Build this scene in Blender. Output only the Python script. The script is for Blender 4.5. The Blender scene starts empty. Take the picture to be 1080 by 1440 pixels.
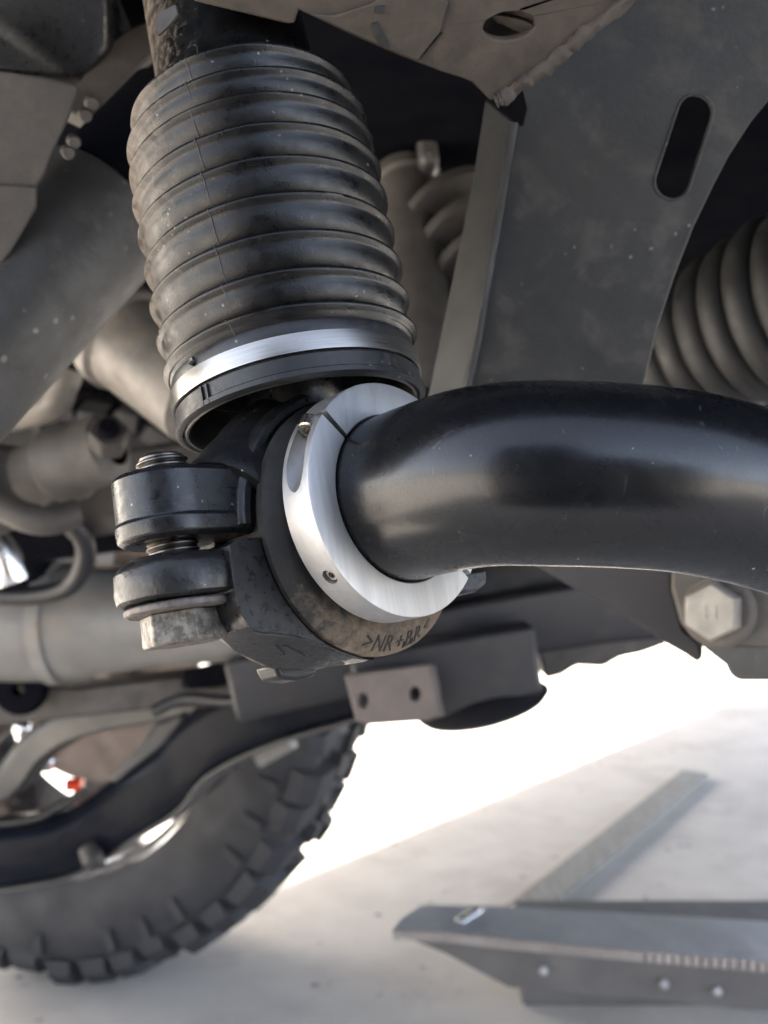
import bpy, bmesh, math, random
from mathutils import Vector, Matrix, noise as mnoise
from mathutils.bvhtree import BVHTree
random.seed(4)
R = math.radians
V = Vector
scene = bpy.context.scene
COL = scene.collection

# ------------------------------------------------------------------ camera
F = 1400.0          # focal length in photo pixels (1080 x 1440)
H = 0.68            # camera height above the concrete
cam_d = bpy.data.cameras.new("camera")
cam = bpy.data.objects.new("camera", cam_d)
COL.objects.link(cam)
cam.location = (0, 0, H)
cam.rotation_euler = (R(90), 0, 0)
cam_d.sensor_fit = 'VERTICAL'
cam_d.sensor_height = 36.0
cam_d.sensor_width = 27.0
cam_d.lens = 36.0 * F / 1440.0
cam_d.clip_start = 0.01
cam_d.clip_end = 400
cam_d.dof.use_dof = True
cam_d.dof.focus_distance = 0.232
cam_d.dof.aperture_fstop = 17.0
scene.camera = cam

# ------------------------------------------------------------------ world, sun, exposure
SUN_EL = 32.0
SUN_FROM = V((-0.777, 0.63, 0)).normalized()
w = bpy.data.worlds.new("World")
scene.world = w
w.use_nodes = True
nt = w.node_tree
nt.nodes.clear()
sky = nt.nodes.new('ShaderNodeTexSky')
sky.sky_type = 'NISHITA'
sky.sun_disc = False
sky.sun_elevation = R(SUN_EL)
sky.sun_rotation = math.atan2(SUN_FROM.x, SUN_FROM.y)
sky.air_density = 0.55
sky.dust_density = 2.0
sky.ozone_density = 0.0
bg = nt.nodes.new('ShaderNodeBackground')
bg.inputs['Strength'].default_value = 0.13
wo = nt.nodes.new('ShaderNodeOutputWorld')
hsv = nt.nodes.new('ShaderNodeHueSaturation')
hsv.inputs['Saturation'].default_value = 0.6
nt.links.new(sky.outputs[0], hsv.inputs['Color'])
nt.links.new(hsv.outputs[0], bg.inputs[0])
nt.links.new(bg.outputs[0], wo.inputs[0])
sun_d = bpy.data.lights.new("sun", 'SUN')
sun_d.energy = 5.0
sun_d.angle = R(2.0)
sun_d.color = (1.0, 0.95, 0.88)
sun = bpy.data.objects.new("sun", sun_d)
COL.objects.link(sun)
sdir = V((-SUN_FROM.x * math.cos(R(SUN_EL)), -SUN_FROM.y * math.cos(R(SUN_EL)), -math.sin(R(SUN_EL))))
sun.rotation_euler = sdir.to_track_quat('-Z', 'Y').to_euler()
sun.location = (-3, 3, 6)
scene.view_settings.view_transform = 'Standard'
scene.view_settings.look = 'None'
scene.view_settings.exposure = 3.2
scene.view_settings.gamma = 1.0
scene.render.engine = 'CYCLES'
scene.cycles.use_denoising = True
scene.cycles.max_bounces = 8
scene.cycles.diffuse_bounces = 5

# ------------------------------------------------------------------ helpers: space
def P(px, py, d):
    return V(((px - 540) / F * d, d, H - (py - 720) / F * d))

def ray(px, py):
    return V(((px - 540) / F, 1.0, -(py - 720) / F))

CAMO = V((0, 0, H))

def on_plane(px, py, o, n):
    r = ray(px, py)
    return CAMO + r * ((o - CAMO).dot(n) / r.dot(n))

def frame(o, z, xhint=V((1, 0, 0))):
    z = z.normalized()
    y = z.cross(xhint)
    if y.length < 1e-6:
        y = z.cross(V((0, 1, 0)))
    y.normalize()
    x = y.cross(z).normalized()
    m = Matrix((x, y, z)).transposed().to_4x4()
    m.translation = o
    return m

def spline(pts, n=8):
    pts = [V(p) for p in pts]
    q = [pts[0] * 2 - pts[1]] + pts + [pts[-1] * 2 - pts[-2]]
    out = []
    for i in range(1, len(q) - 2):
        a, b, c, d = q[i - 1], q[i], q[i + 1], q[i + 2]
        for k in range(n):
            t = k / n
            out.append(0.5 * ((2 * b) + (c - a) * t + (2 * a - 5 * b + 4 * c - d) * t * t + (3 * b - a - 3 * c + d) * t ** 3))
    out.append(pts[-1])
    return out

# ------------------------------------------------------------------ helpers: bmesh shapes (world coordinates)
def lathe(bm, prof, M, n=64, a0=0.0, a1=2 * math.pi, closed=False, wob=None, caps=False):
    full = abs(a1 - a0 - 2 * math.pi) < 1e-6
    cnt = n if full else n + 1
    rings = []
    for i in range(cnt):
        a = a0 + (a1 - a0) * i / n
        ring = []
        for (r, z) in prof:
            rr = r
            if wob:
                rr = r + wob(a, z, r)
            ring.append(bm.verts.new(M @ V((rr * math.cos(a), rr * math.sin(a), z))))
        rings.append(ring)
    m = len(prof)
    for i in range(n):
        A = rings[i]
        B = rings[(i + 1) % cnt]
        for j in range(m if closed else m - 1):
            k = (j + 1) % m
            bm.faces.new((A[j], B[j], B[k], A[k]))
    if not full and closed:
        bm.faces.new(rings[0])
        bm.faces.new(list(reversed(rings[-1])))
    if caps and full:
        for j in (0, m - 1):
            if prof[j][0] > 1e-6:
                loop = [rings[i][j] for i in range(n)]
                bm.faces.new(loop if j else list(reversed(loop)))
    return bm

def sweep(bm, pts, rad, n=20, prof=None, up=None, cap=True):
    """tube (or a closed 2-D profile) along a polyline"""
    pts = [V(p) for p in pts]
    m = len(pts)
    rads = rad if isinstance(rad, (list, tuple)) else [rad] * m
    T = []
    for i in range(m):
        t = pts[min(i + 1, m - 1)] - pts[max(i - 1, 0)]
        T.append(t.normalized())
    x = (up if up else V((0, 0, 1)))
    x = (x - T[0] * x.dot(T[0]))
    if x.length < 1e-6:
        x = V((1, 0, 0)) - T[0] * T[0].x
    x.normalize()
    rings = []
    for i in range(m):
        if up:
            x = up - T[i] * up.dot(T[i])
        else:
            x = x - T[i] * x.dot(T[i])
        x.normalize()
        y = T[i].cross(x)
        if prof:
            rings.append([bm.verts.new(pts[i] + x * (b * rads[i]) + y * (a * rads[i])) for a, b in prof])
        else:
            rings.append([bm.verts.new(pts[i] + (x * math.cos(2 * math.pi * k / n) + y * math.sin(2 * math.pi * k / n)) * rads[i]) for k in range(n)])
    c = len(rings[0])
    for i in range(m - 1):
        for k in range(c):
            bm.faces.new((rings[i][k], rings[i][(k + 1) % c], rings[i + 1][(k + 1) % c], rings[i + 1][k]))
    if cap:
        bm.faces.new(list(reversed(rings[0])))
        bm.faces.new(rings[-1])
    return bm

def loft(bm, loops):
    rings = [[bm.verts.new(V(p)) for p in lp] for lp in loops]
    c = len(rings[0])
    for i in range(len(rings) - 1):
        for k in range(c):
            bm.faces.new((rings[i][k], rings[i][(k + 1) % c], rings[i + 1][(k + 1) % c], rings[i + 1][k]))
    bm.faces.new(list(reversed(rings[0])))
    bm.faces.new(rings[-1])
    return bm

def slab(bm, loop, off, holes=()):
    """flat outline (world points) with holes, thickened by the vector off"""
    t = bmesh.new()
    es = []
    for lp in [loop] + list(holes):
        vs = [t.verts.new(p) for p in lp]
        es += [t.edges.new((vs[i], vs[(i + 1) % len(vs)])) for i in range(len(vs))]
    bmesh.ops.triangle_fill(t, use_beauty=True, use_dissolve=False, edges=es)
    t.verts.ensure_lookup_table()
    t.faces.ensure_lookup_table()
    front = [bm.verts.new(v.co) for v in t.verts]
    back = [bm.verts.new(v.co + off) for v in t.verts]
    for f in t.faces:
        ids = [v.index for v in f.verts]
        nrm = f.normal
        if nrm.dot(off) > 0:
            ids.reverse()
        bm.faces.new([front[i] for i in ids])
        bm.faces.new([back[i] for i in reversed(ids)])
    for e in t.edges:
        if len(e.link_faces) == 1:
            a, b = e.verts[0].index, e.verts[1].index
            bm.faces.new((front[a], front[b], back[b], back[a]))
    bmesh.ops.recalc_face_normals(bm, faces=bm.faces[:])
    t.free()
    return bm

def prism(bm, poly, M, z0, z1, holes=()):
    return slab(bm, [M @ V((p[0], p[1], z0)) for p in poly], M.to_3x3() @ V((0, 0, z1 - z0)),
                [[M @ V((p[0], p[1], z0)) for p in h] for h in holes])

def box(bm, c, sx, sy, sz, M=None):
    M = M or Matrix.Translation(V(c))
    vs = [bm.verts.new(M @ V((x * sx / 2, y * sy / 2, z * sz / 2))) for x in (-1, 1) for y in (-1, 1) for z in (-1, 1)]
    for f in ((0, 1, 3, 2), (4, 6, 7, 5), (0, 4, 5, 1), (2, 3, 7, 6), (0, 2, 6, 4), (1, 5, 7, 3)):
        bm.faces.new([vs[i] for i in f])
    return bm

def ellipse_px(cx, cy, rx, ry, ang, n=28):
    c, s = math.cos(R(ang)), math.sin(R(ang))
    return [(cx + rx * math.cos(t) * c - ry * math.sin(t) * s, cy + rx * math.cos(t) * s + ry * math.sin(t) * c)
            for t in [2 * math.pi * i / n for i in range(n)]]

def slot_px(x0, y0, x1, y1, r, n=10):
    a = math.atan2(y1 - y0, x1 - x0)
    pts = []
    for i in range(n + 1):
        t = a + math.pi / 2 + math.pi * i / n
        pts.append((x0 + r * math.cos(t), y0 + r * math.sin(t)))
    for i in range(n + 1):
        t = a - math.pi / 2 + math.pi * i / n
        pts.append((x1 + r * math.cos(t), y1 + r * math.sin(t)))
    return pts

def hexagon(r, rot=0.0):
    return [(r * math.cos(rot + math.pi / 3 * i), r * math.sin(rot + math.pi / 3 * i)) for i in range(6)]

def displace(bm, amp, sc, seed=0):
    bm.normal_update()
    for v in bm.verts:
        v.co += v.normal * (amp * mnoise.noise(v.co * sc + V((seed, seed * 2, 0))))

# ------------------------------------------------------------------ helpers: objects
def thing(name, label, cat, M=None, group=None):
    o = bpy.data.objects.new(name, None)
    o.empty_display_size = 0.01
    COL.objects.link(o)
    if M is None:
        M = Matrix.Identity(4)
    elif isinstance(M, Vector):
        M = Matrix.Translation(M)
    o.matrix_world = M
    o['wm'] = [c for r in M for c in r]
    o['label'] = label
    o['category'] = cat
    if group:
        o['group'] = group
    return o

WM = {}

def obj(name, bm, m, parent=None, M=None, bevel=0.0, seg=2, ang=35, label=None, kind=None, cat=None, group=None):
    if parent is not None:
        M = WM[parent.name] if parent.name in WM else Matrix([parent['wm'][i * 4:i * 4 + 4] for i in range(4)])
    elif M is None:
        M = Matrix.Identity(4)
    elif isinstance(M, Vector):
        M = Matrix.Translation(M)
    bmesh.ops.remove_doubles(bm, verts=bm.verts[:], dist=1e-7)
    bmesh.ops.recalc_face_normals(bm, faces=bm.faces[:])
    bm.transform(M.inverted())
    me = bpy.data.meshes.new(name)
    bm.to_mesh(me)
    bm.free()
    for p in me.polygons:
        p.use_smooth = True
    me.set_sharp_from_angle(angle=R(ang))
    o = bpy.data.objects.new(name, me)
    COL.objects.link(o)
    if m:
        me.materials.append(m)
    if parent is not None:
        o.parent = parent
    else:
        o.matrix_world = M
    WM[o.name] = M
    if bevel:
        b = o.modifiers.new("edge_round", 'BEVEL')
        b.width = bevel
        b.segments = seg
        b.limit_method = 'ANGLE'
        b.angle_limit = R(30)
    if label:
        o['label'] = label
    if kind:
        o['kind'] = kind
    if cat:
        o['category'] = cat
    if group:
        o['group'] = group
    return o

def clean():
    for o in bpy.data.objects:
        if 'wm' in o:
            del o['wm']

NB = bmesh.new

def boolean(o, cutters):
    """cut small holes for good: evaluates a boolean and keeps the result"""
    tmp = []
    for i, bm in enumerate(cutters):
        bmesh.ops.recalc_face_normals(bm, faces=bm.faces[:])
        bm.transform(WM[o.name].inverted())
        me = bpy.data.meshes.new("hole")
        bm.to_mesh(me)
        bm.free()
        c = bpy.data.objects.new("hole", me)
        c.parent = o.parent
        COL.objects.link(c)
        md = o.modifiers.new("b%d" % i, 'BOOLEAN')
        md.object = c
        md.operation = 'DIFFERENCE'
        md.solver = 'EXACT'
        tmp.append(c)
    bpy.context.view_layer.update()
    dg = bpy.context.evaluated_depsgraph_get()
    me = bpy.data.meshes.new_from_object(o.evaluated_get(dg))
    o.modifiers.clear()
    o.data = me
    for p in me.polygons:
        p.use_smooth = True
    me.set_sharp_from_angle(angle=R(30))
    for c in tmp:
        bpy.data.objects.remove(c)

# ------------------------------------------------------------------ materials
def mat(name, c1, c2=None, rough=0.5, metal=0.0, n1=200.0, mixlo=0.35, mixhi=0.65, dust=None, bump=(0, 0), stretch=None,
        rvar=0.12, spec=0.5, speck=None, coat=0.0, bump2=None, scratch=None, dustdir=None):
    m = bpy.data.materials.new(name)
    m.use_nodes = True
    t = m.node_tree
    t.nodes.clear()
    N = t.nodes.new
    L = t.links.new
    out = N('ShaderNodeOutputMaterial')
    b = N('ShaderNodeBsdfPrincipled')
    L(b.outputs[0], out.inputs[0])
    tc = N('ShaderNodeTexCoord')
    co = tc.outputs['Object']
    if stretch:
        mp = N('ShaderNodeMapping')
        mp.inputs['Scale'].default_value = stretch
        L(co, mp.inputs[0])
        cs = mp.outputs[0]
    else:
        cs = co

    def noise(scale, det=6, vec=None, rgh=0.6, dist=0.0):
        n = N('ShaderNodeTexNoise')
        n.inputs['Scale'].default_value = scale
        n.inputs['Detail'].default_value = det
        n.inputs['Roughness'].default_value = rgh
        n.inputs['Distortion'].default_value = dist
        L(vec or co, n.inputs['Vector'])
        return n.outputs['Fac']

    def rng(v, lo, hi, a=0.0, b_=1.0):
        r = N('ShaderNodeMapRange')
        r.inputs[1].default_value = lo
        r.inputs[2].default_value = hi
        r.inputs[3].default_value = a
        r.inputs[4].default_value = b_
        L(v, r.inputs[0])
        return r.outputs[0]

    def mix(f, a, c):
        x = N('ShaderNodeMix')
        x.data_type = 'RGBA'
        L(f, x.inputs[0])
        for s, vv in ((x.inputs[6], a), (x.inputs[7], c)):
            if isinstance(vv, tuple):
                s.default_value = (*vv[:3], 1)
            else:
                L(vv, s)
        return x.outputs[2]

    def math_(op, a, c):
        x = N('ShaderNodeMath')
        x.operation = op
        x.use_clamp = False
        for s, vv in ((x.inputs[0], a), (x.inputs[1], c)):
            if isinstance(vv, (int, float)):
                s.default_value = vv
            else:
                L(vv, s)
        return x.outputs[0]
    c2 = c2 or tuple(x * 0.75 for x in c1)
    f1 = rng(noise(n1, 8, cs), mixlo, mixhi)
    col = mix(f1, c1, c2)
    rv = rng(noise(n1 * 1.7, 6, cs), 0.3, 0.7, max(rough - rvar, 0.03), min(rough + rvar, 1.0))
    if dust:
        dc, ds, lo, hi = dust
        dn = noise(ds, 10, None, 0.68, 0.25)
        if dustdir:
            ax, k = dustdir
            dp = N('ShaderNodeVectorMath')
            dp.operation = 'DOT_PRODUCT'
            L(co, dp.inputs[0])
            dp.inputs[1].default_value = ax
            dn = math_('ADD', dn, math_('MULTIPLY', dp.outputs['Value'], k))
        dm = rng(dn, lo, hi)
        col = mix(dm, col, dc)
        rv = math_('ADD', rv, math_('MULTIPLY', dm, 0.35))
        rv = math_('MINIMUM', rv, 0.95)
        if metal:
            mm = rng(dm, 0, 1, metal, metal * 0.25)
            L(mm, b.inputs['Metallic'])
    if speck:
        sc_, ss, th = speck
        vn = N('ShaderNodeTexVoronoi')
        vn.inputs['Scale'].default_value = ss
        vn.inputs['Randomness'].default_value = 1.0
        L(co, vn.inputs['Vector'])
        sf = rng(math_('ADD', vn.outputs['Distance'], math_('MULTIPLY', math_('SUBTRACT', noise(ss * 3.1, 5), 0.5), 0.35)), th * 0.5, th * 1.1, 1.0, 0.0)
        gate = rng(noise(ss * 0.21, 3), 0.52, 0.60)
        sf = math_('MULTIPLY', sf, gate)
        col = mix(sf, col, sc_)
    if scratch:
        sc_, ss, th = scratch
        wv = N('ShaderNodeTexVoronoi')
        wv.feature = 'DISTANCE_TO_EDGE'
        wv.inputs['Scale'].default_value = ss
        mp2 = N('ShaderNodeMapping')
        mp2.inputs['Scale'].default_value = (1, 1, 0.35)
        mp2.inputs['Rotation'].default_value = (0.6, 0.9, 0.3)
        L(co, mp2.inputs[0])
        L(mp2.outputs[0], wv.inputs['Vector'])
        sf = rng(wv.outputs['Distance'], 0.0, th, 1.0, 0.0)
        gate = rng(noise(ss * 1.3, 4), 0.60, 0.66)
        col = mix(math_('MULTIPLY', sf, gate), col, sc_)
    L(col, b.inputs['Base Color'])
    L(rv, b.inputs['Roughness'])
    if not (dust and metal):
        b.inputs['Metallic'].default_value = metal
    b.inputs['Specular IOR Level'].default_value = spec
    b.inputs['Coat Weight'].default_value = coat
    b.inputs['Coat Roughness'].default_value = 0.15
    if bump[1]:
        bp = N('ShaderNodeBump')
        bp.inputs['Strength'].default_value = bump[1]
        bp.inputs['Distance'].default_value = 0.0005
        h = noise(bump[0], 8, cs, 0.65)
        if bump2:
            h = math_('ADD', h, math_('MULTIPLY', noise(bump2[0], 4), bump2[1]))
        L(h, bp.inputs['Height'])
        L(bp.outputs[0], b.inputs['Normal'])
    return m

BROWN = (0.20, 0.155, 0.115)
TAN = (0.27, 0.21, 0.155)
M_boot = mat("bellows_rubber", (0.002932, 0.003199, 0.003865), (0.005067, 0.005199, 0.005331), rough=0.34, spec=0.38, n1=150, dust=((0.1892, 0.1549, 0.1205), 330, 0.66, 1.08),
             bump=(1500, 0.18), speck=((0.20, 0.17, 0.13), 330, 0.13), dustdir=((-0.9, -0.1, -0.16), 19.0))
M_seam = mat("seam_rubber", (0.05, 0.048, 0.045), (0.03, 0.03, 0.03), rough=0.6, n1=300)
M_rub = mat("plain_rubber", (0.0091, 0.00975, 0.0117), (0.0143, 0.0143, 0.0156), rough=0.4, n1=300, bump=(1800, 0.1), speck=((0.2, 0.18, 0.16), 300, 0.12))
M_bush = mat("bushing_rubber", (0.01688, 0.01631, 0.01519), (0.01013, 0.01013, 0.01013), rough=0.62, n1=240, dust=((0.1913, 0.1466, 0.102), 330, 0.60, 1.05),
             bump=(900, 0.3), speck=((0.3, 0.28, 0.25), 230, 0.05), dustdir=((0.35, -1, 0.0), 14.0))
M_letter = mat("bushing_letter_rubber", (0.012, 0.011, 0.010), (0.02, 0.018, 0.016), rough=0.6, n1=500)
M_black = mat("black_enamel", (0.006, 0.0063, 0.0078), (0.0096, 0.0096, 0.0108), rough=0.32, n1=260, bump=(700, 0.12), speck=((0.3, 0.27, 0.24), 260, 0.07))
M_cast = mat("black_cast_iron", (0.0088, 0.00924, 0.01056), (0.01496, 0.01452, 0.01452), rough=0.36, n1=320, bump=(520, 0.32), dust=((0.033, 0.02805, 0.0231), 260, 0.60, 0.85),
             speck=((0.35, 0.32, 0.3), 320, 0.07))
M_bar = mat("bar_black_paint", (0.004752, 0.005227, 0.006654), (0.006654, 0.007128, 0.008076), rough=0.27, n1=90, bump=(900, 0.05), bump2=(120, 1.2), rvar=0.05, coat=0.15, spec=0.45,
            dust=((0.0162, 0.01458, 0.01166), 120, 0.66, 0.95), speck=((0.3, 0.28, 0.26), 260, 0.05), scratch=((0.12, 0.118, 0.115), 130, 0.006))
M_alu = mat("brushed_aluminium", (0.4629, 0.4629, 0.4592), (0.4067, 0.4067, 0.4031), rough=0.52, metal=1.0, n1=420, stretch=(1.0, 0.05, 1.0), bump=(900, 0.14), rvar=0.08)
M_alu_o = mat("turned_aluminium", (0.70, 0.69, 0.68), (0.6, 0.6, 0.59), rough=0.25, metal=1.0, n1=300, stretch=(0.3, 0.3, 4.0), bump=(700, 0.06), rvar=0.06)
M_steel = mat("band_steel", (0.372, 0.36, 0.336), (0.3, 0.288, 0.27), rough=0.30, metal=1.0, n1=300, stretch=(0.2, 0.2, 5.0), bump=(500, 0.03), rvar=0.03)
M_screw = mat("screw_steel", (0.45, 0.42, 0.39), rough=0.3, metal=1.0, n1=600)
M_thread = mat("thread_steel", (0.2, 0.185, 0.17), (0.12, 0.11, 0.1), rough=0.38, metal=1.0, n1=500, bump=(900, 0.1))
M_bolt = mat("worn_zinc_bolt", (0.2167, 0.204, 0.1785), (0.08288, 0.0765, 0.06694), rough=0.5, metal=0.6, n1=420, mixlo=0.42, mixhi=0.60, bump=(700, 0.35), dust=((0.1913, 0.153, 0.1147), 420, 0.6, 0.75))
M_washer = mat("rusty_washer", (0.15, 0.132, 0.122), (0.08, 0.072, 0.067), rough=0.55, metal=0.4, n1=500, bump=(700, 0.3))
M_frame = mat("dusty_frame_paint", (0.0272, 0.02788, 0.0272), (0.01972, 0.0204, 0.0204), rough=0.55, n1=40, bump=(420, 0.3), dust=((0.08488, 0.07779, 0.0693), 55, 0.50, 0.85),
              speck=((0.15, 0.145, 0.135), 190, 0.12))
M_flange = mat("dusty_frame_edge", (0.0368, 0.0376, 0.0368), (0.0272, 0.028, 0.0272), rough=0.6, n1=60, bump=(420, 0.22), dust=((0.06, 0.056, 0.0496), 90, 0.55, 0.85))
M_cross = mat("mud_caked_steel", (0.06732, 0.05544, 0.04356), (0.04554, 0.03762, 0.0297), rough=0.8, n1=90, bump=(500, 0.4), dust=((0.09504, 0.07524, 0.05544), 130, 0.48, 0.75), speck=((0.05, 0.045, 0.04), 150, 0.12))
M_weld = mat("muddy_weld", (0.06912, 0.05616, 0.04536), (0.0432, 0.03672, 0.03024), rough=0.75, n1=200, bump=(600, 0.4))
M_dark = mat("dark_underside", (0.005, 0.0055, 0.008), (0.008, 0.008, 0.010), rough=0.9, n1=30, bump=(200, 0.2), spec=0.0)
M_pipe = mat("dusty_black_tube", (0.05646, 0.0548, 0.05148), (0.04151, 0.04068, 0.03902), rough=0.48, spec=0.7, n1=60, bump=(420, 0.35), dust=((0.1246, 0.108, 0.09126), 110, 0.55, 0.85), speck=((0.20, 0.19, 0.17), 150, 0.19))
M_gait = mat("gaiter_rubber", (0.0168, 0.0168, 0.01638), (0.01176, 0.01176, 0.01176), rough=0.55, n1=60, bump=(420, 0.2), dust=((0.034, 0.033, 0.031), 90, 0.5, 0.9))
M_plate = mat("dusty_splash_plate", (0.09, 0.081, 0.072), (0.0675, 0.0612, 0.0558), rough=0.7, n1=50, bump=(300, 0.25), dust=((0.153, 0.1304, 0.108), 80, 0.45, 0.8))
M_tan = mat("dusty_alloy", (0.1, 0.092, 0.083), (0.065, 0.06, 0.055), rough=0.6, metal=0.2, n1=45, bump=(200, 0.2))
M_beige = mat("dull_alloy", (0.19, 0.175, 0.155), (0.13, 0.12, 0.108), rough=0.5, metal=0.35, n1=45, bump=(200, 0.2), dust=((0.1469, 0.1197, 0.09248), 40, 0.5, 0.8))
M_brownm = mat("rust_brown_casting", (0.062, 0.055, 0.05), (0.036, 0.033, 0.031), rough=0.6, metal=0.2, n1=40, bump=(150, 0.3))
M_axle = mat("grey_axle_paint", (0.17, 0.168, 0.16), (0.12, 0.118, 0.113), rough=0.45, n1=20, bump=(120, 0.2), dust=((0.2112, 0.176, 0.1408), 18, 0.5, 0.8))
M_arm = mat("glossy_arm_paint", (0.005, 0.0065, 0.011), (0.01, 0.011, 0.014), rough=0.22, n1=14, bump=(60, 0.15), dust=((0.00504, 0.004176, 0.003024), 22, 0.60, 0.85), coat=0.0, spec=0.06)
M_mid = mat("grey_brown_underside", (0.02, 0.02, 0.0235), (0.014, 0.014, 0.017), rough=0.5, n1=20, bump=(100, 0.2), dust=((0.0576, 0.048, 0.0408), 20, 0.55, 0.85))
M_armgrey = mat("grey_arm_paint", (0.0504, 0.04956, 0.04704), (0.0336, 0.03276, 0.0315), rough=0.4, n1=20, bump=(60, 0.15))
M_tyre = mat("tyre_rubber", (0.0234, 0.02418, 0.02808), (0.01716, 0.01716, 0.0195), rough=0.7, n1=14, bump=(120, 0.25), dust=((0.0546, 0.05148, 0.0468), 9, 0.5, 0.8))
M_rim = mat("polished_rim", (0.75, 0.75, 0.76), (0.7, 0.7, 0.7), rough=0.2, metal=1.0, n1=20)
M_hub = mat("rusty_hub", (0.13, 0.10, 0.085), (0.09, 0.07, 0.06), rough=0.6, metal=0.3, n1=20)
M_red = mat("red_plastic", (0.75, 0.06, 0.02), (0.6, 0.05, 0.02), rough=0.3, n1=30)
M_mauve = mat("primered_steel_plate", (0.1211, 0.09885, 0.0924), (0.09563, 0.07965, 0.07331), rough=0.6, n1=40, bump=(150, 0.2))
M_conc = mat("pale_concrete", (0.62, 0.565, 0.49), (0.52, 0.47, 0.41), rough=0.85, n1=9, mixlo=0.3, mixhi=0.7, bump=(60, 0.3), dust=((0.36, 0.32, 0.27), 3.2, 0.50, 0.80), speck=((0.16, 0.14, 0.12), 22, 0.16))
M_ramp = mat("galvanised_channel", (0.36, 0.35, 0.335), (0.27, 0.265, 0.255), rough=0.5, metal=0.1, n1=14, bump=(90, 0.2), dust=((0.39, 0.351, 0.3217), 12, 0.55, 0.8))
M_lip = mat("worn_lip_steel", (0.45, 0.40, 0.37), (0.32, 0.28, 0.26), rough=0.45, metal=0.5, n1=40)
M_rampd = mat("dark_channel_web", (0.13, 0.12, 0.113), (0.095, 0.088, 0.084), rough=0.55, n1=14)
M_shade_block = mat("shade_block_paint", (0.13, 0.12, 0.108), (0.10, 0.092, 0.084), rough=0.7, n1=14)  # brown tuned to the floor shade beneath the channel
M_rod = mat("weathered_board", (0.30, 0.28, 0.24), (0.22, 0.205, 0.175), rough=0.75, n1=18, stretch=(6, 1, 1))
M_body = mat("vehicle_paint", (0.10, 0.10, 0.105), rough=0.4, n1=4)
M_boltgrey = mat("grey_hex_bolt", (0.272, 0.2584, 0.2312), (0.1904, 0.1768, 0.1598), rough=0.5, metal=0.3, n1=80, bump=(200, 0.25))

# ------------------------------------------------------------------ the setting: concrete and the vehicle overhead
bm = NB()
box(bm, (0, 20, -0.1), 160, 160, 0.2)
obj("ground", bm, M_conc, kind="structure")

sv = V((0.63, 0.777, 0)).normalized()          # along the sunlit side of the vehicle
sill0 = V((-0.655, 2.329, 0))
def along(k, z):
    p = sill0 + sv * k
    return V((p.x, p.y, z))
veh = thing("vehicle_body", "dark vehicle underbody over the suspension parts, with tall shade-casting sill and unseen light blocker", "vehicle body", V((0.3, 1.5, 0.9)))
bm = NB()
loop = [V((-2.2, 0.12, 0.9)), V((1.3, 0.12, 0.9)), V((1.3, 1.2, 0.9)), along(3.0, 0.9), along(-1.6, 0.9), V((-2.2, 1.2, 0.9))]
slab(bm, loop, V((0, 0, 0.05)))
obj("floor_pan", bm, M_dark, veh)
bm = NB()
nrm = V((-0.777, 0.63, 0))
sweep(bm, [along(-1.5, 0), along(3.8, 0)], 1.0, prof=[(0.06, 0.44), (0.06, 3.4), (-0.05, 3.4), (-0.05, 0.5), (-0.03, 0.44)], up=V((0, 0, 1)))  # sill raised well above body height to shade more of the ground
obj("tall_shade_sill", bm, M_body, veh, bevel=0.008)
# unseen dark panel added behind the camera to darken reflections and block light
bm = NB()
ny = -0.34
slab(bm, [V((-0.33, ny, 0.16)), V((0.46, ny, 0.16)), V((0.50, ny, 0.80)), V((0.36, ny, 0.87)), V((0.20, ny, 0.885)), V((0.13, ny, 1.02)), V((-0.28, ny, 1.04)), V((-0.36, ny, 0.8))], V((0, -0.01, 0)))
obj("light_blocker", bm, M_dark, veh, bevel=0.003)
# wheel arch liner behind the far wheel
WC = P(130, 1000, 1.55)
WC.z = 0.394
wn = V((-0.24, -0.97, 0)).normalized()
WC.z = 0.394 * 1.09
MW = frame(WC, wn, V((1, 0, 0))) @ Matrix.Scale(1.09, 4)
bm = NB()
prof = [(0.50, 0.16), (0.50, -0.16), (0.485, -0.16), (0.485, 0.16)]
lathe(bm, prof, MW, n=28, a0=R(32), a1=R(188), closed=True)
obj("wheel_arch_liner", bm, M_dark, veh)
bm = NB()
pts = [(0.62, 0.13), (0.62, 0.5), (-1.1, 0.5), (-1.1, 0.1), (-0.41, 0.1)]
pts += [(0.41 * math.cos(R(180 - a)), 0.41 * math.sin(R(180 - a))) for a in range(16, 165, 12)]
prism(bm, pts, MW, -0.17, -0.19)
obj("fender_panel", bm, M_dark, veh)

# ------------------------------------------------------------------ frame of the clamp: axis a out of the collar's face
a_ax = V((0.697, -0.682, 0.222)).normalized()
u_ax = V((0, 0, 1)).cross(a_ax).normalized()
w_ax = a_ax.cross(u_ax).normalized()
CC = P(563, 700, 0.235)
MC = Matrix((u_ax, w_ax, a_ax)).transposed().to_4x4()
MC.translation = CC
MCi = MC.inverted()
def inp(px, py, t):
    q = MCi @ on_plane(px, py, CC + a_ax * t, a_ax)
    return (q.x, q.y)
def pxs(lst, t):
    return [inp(x, y, t) for x, y in lst]

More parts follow.
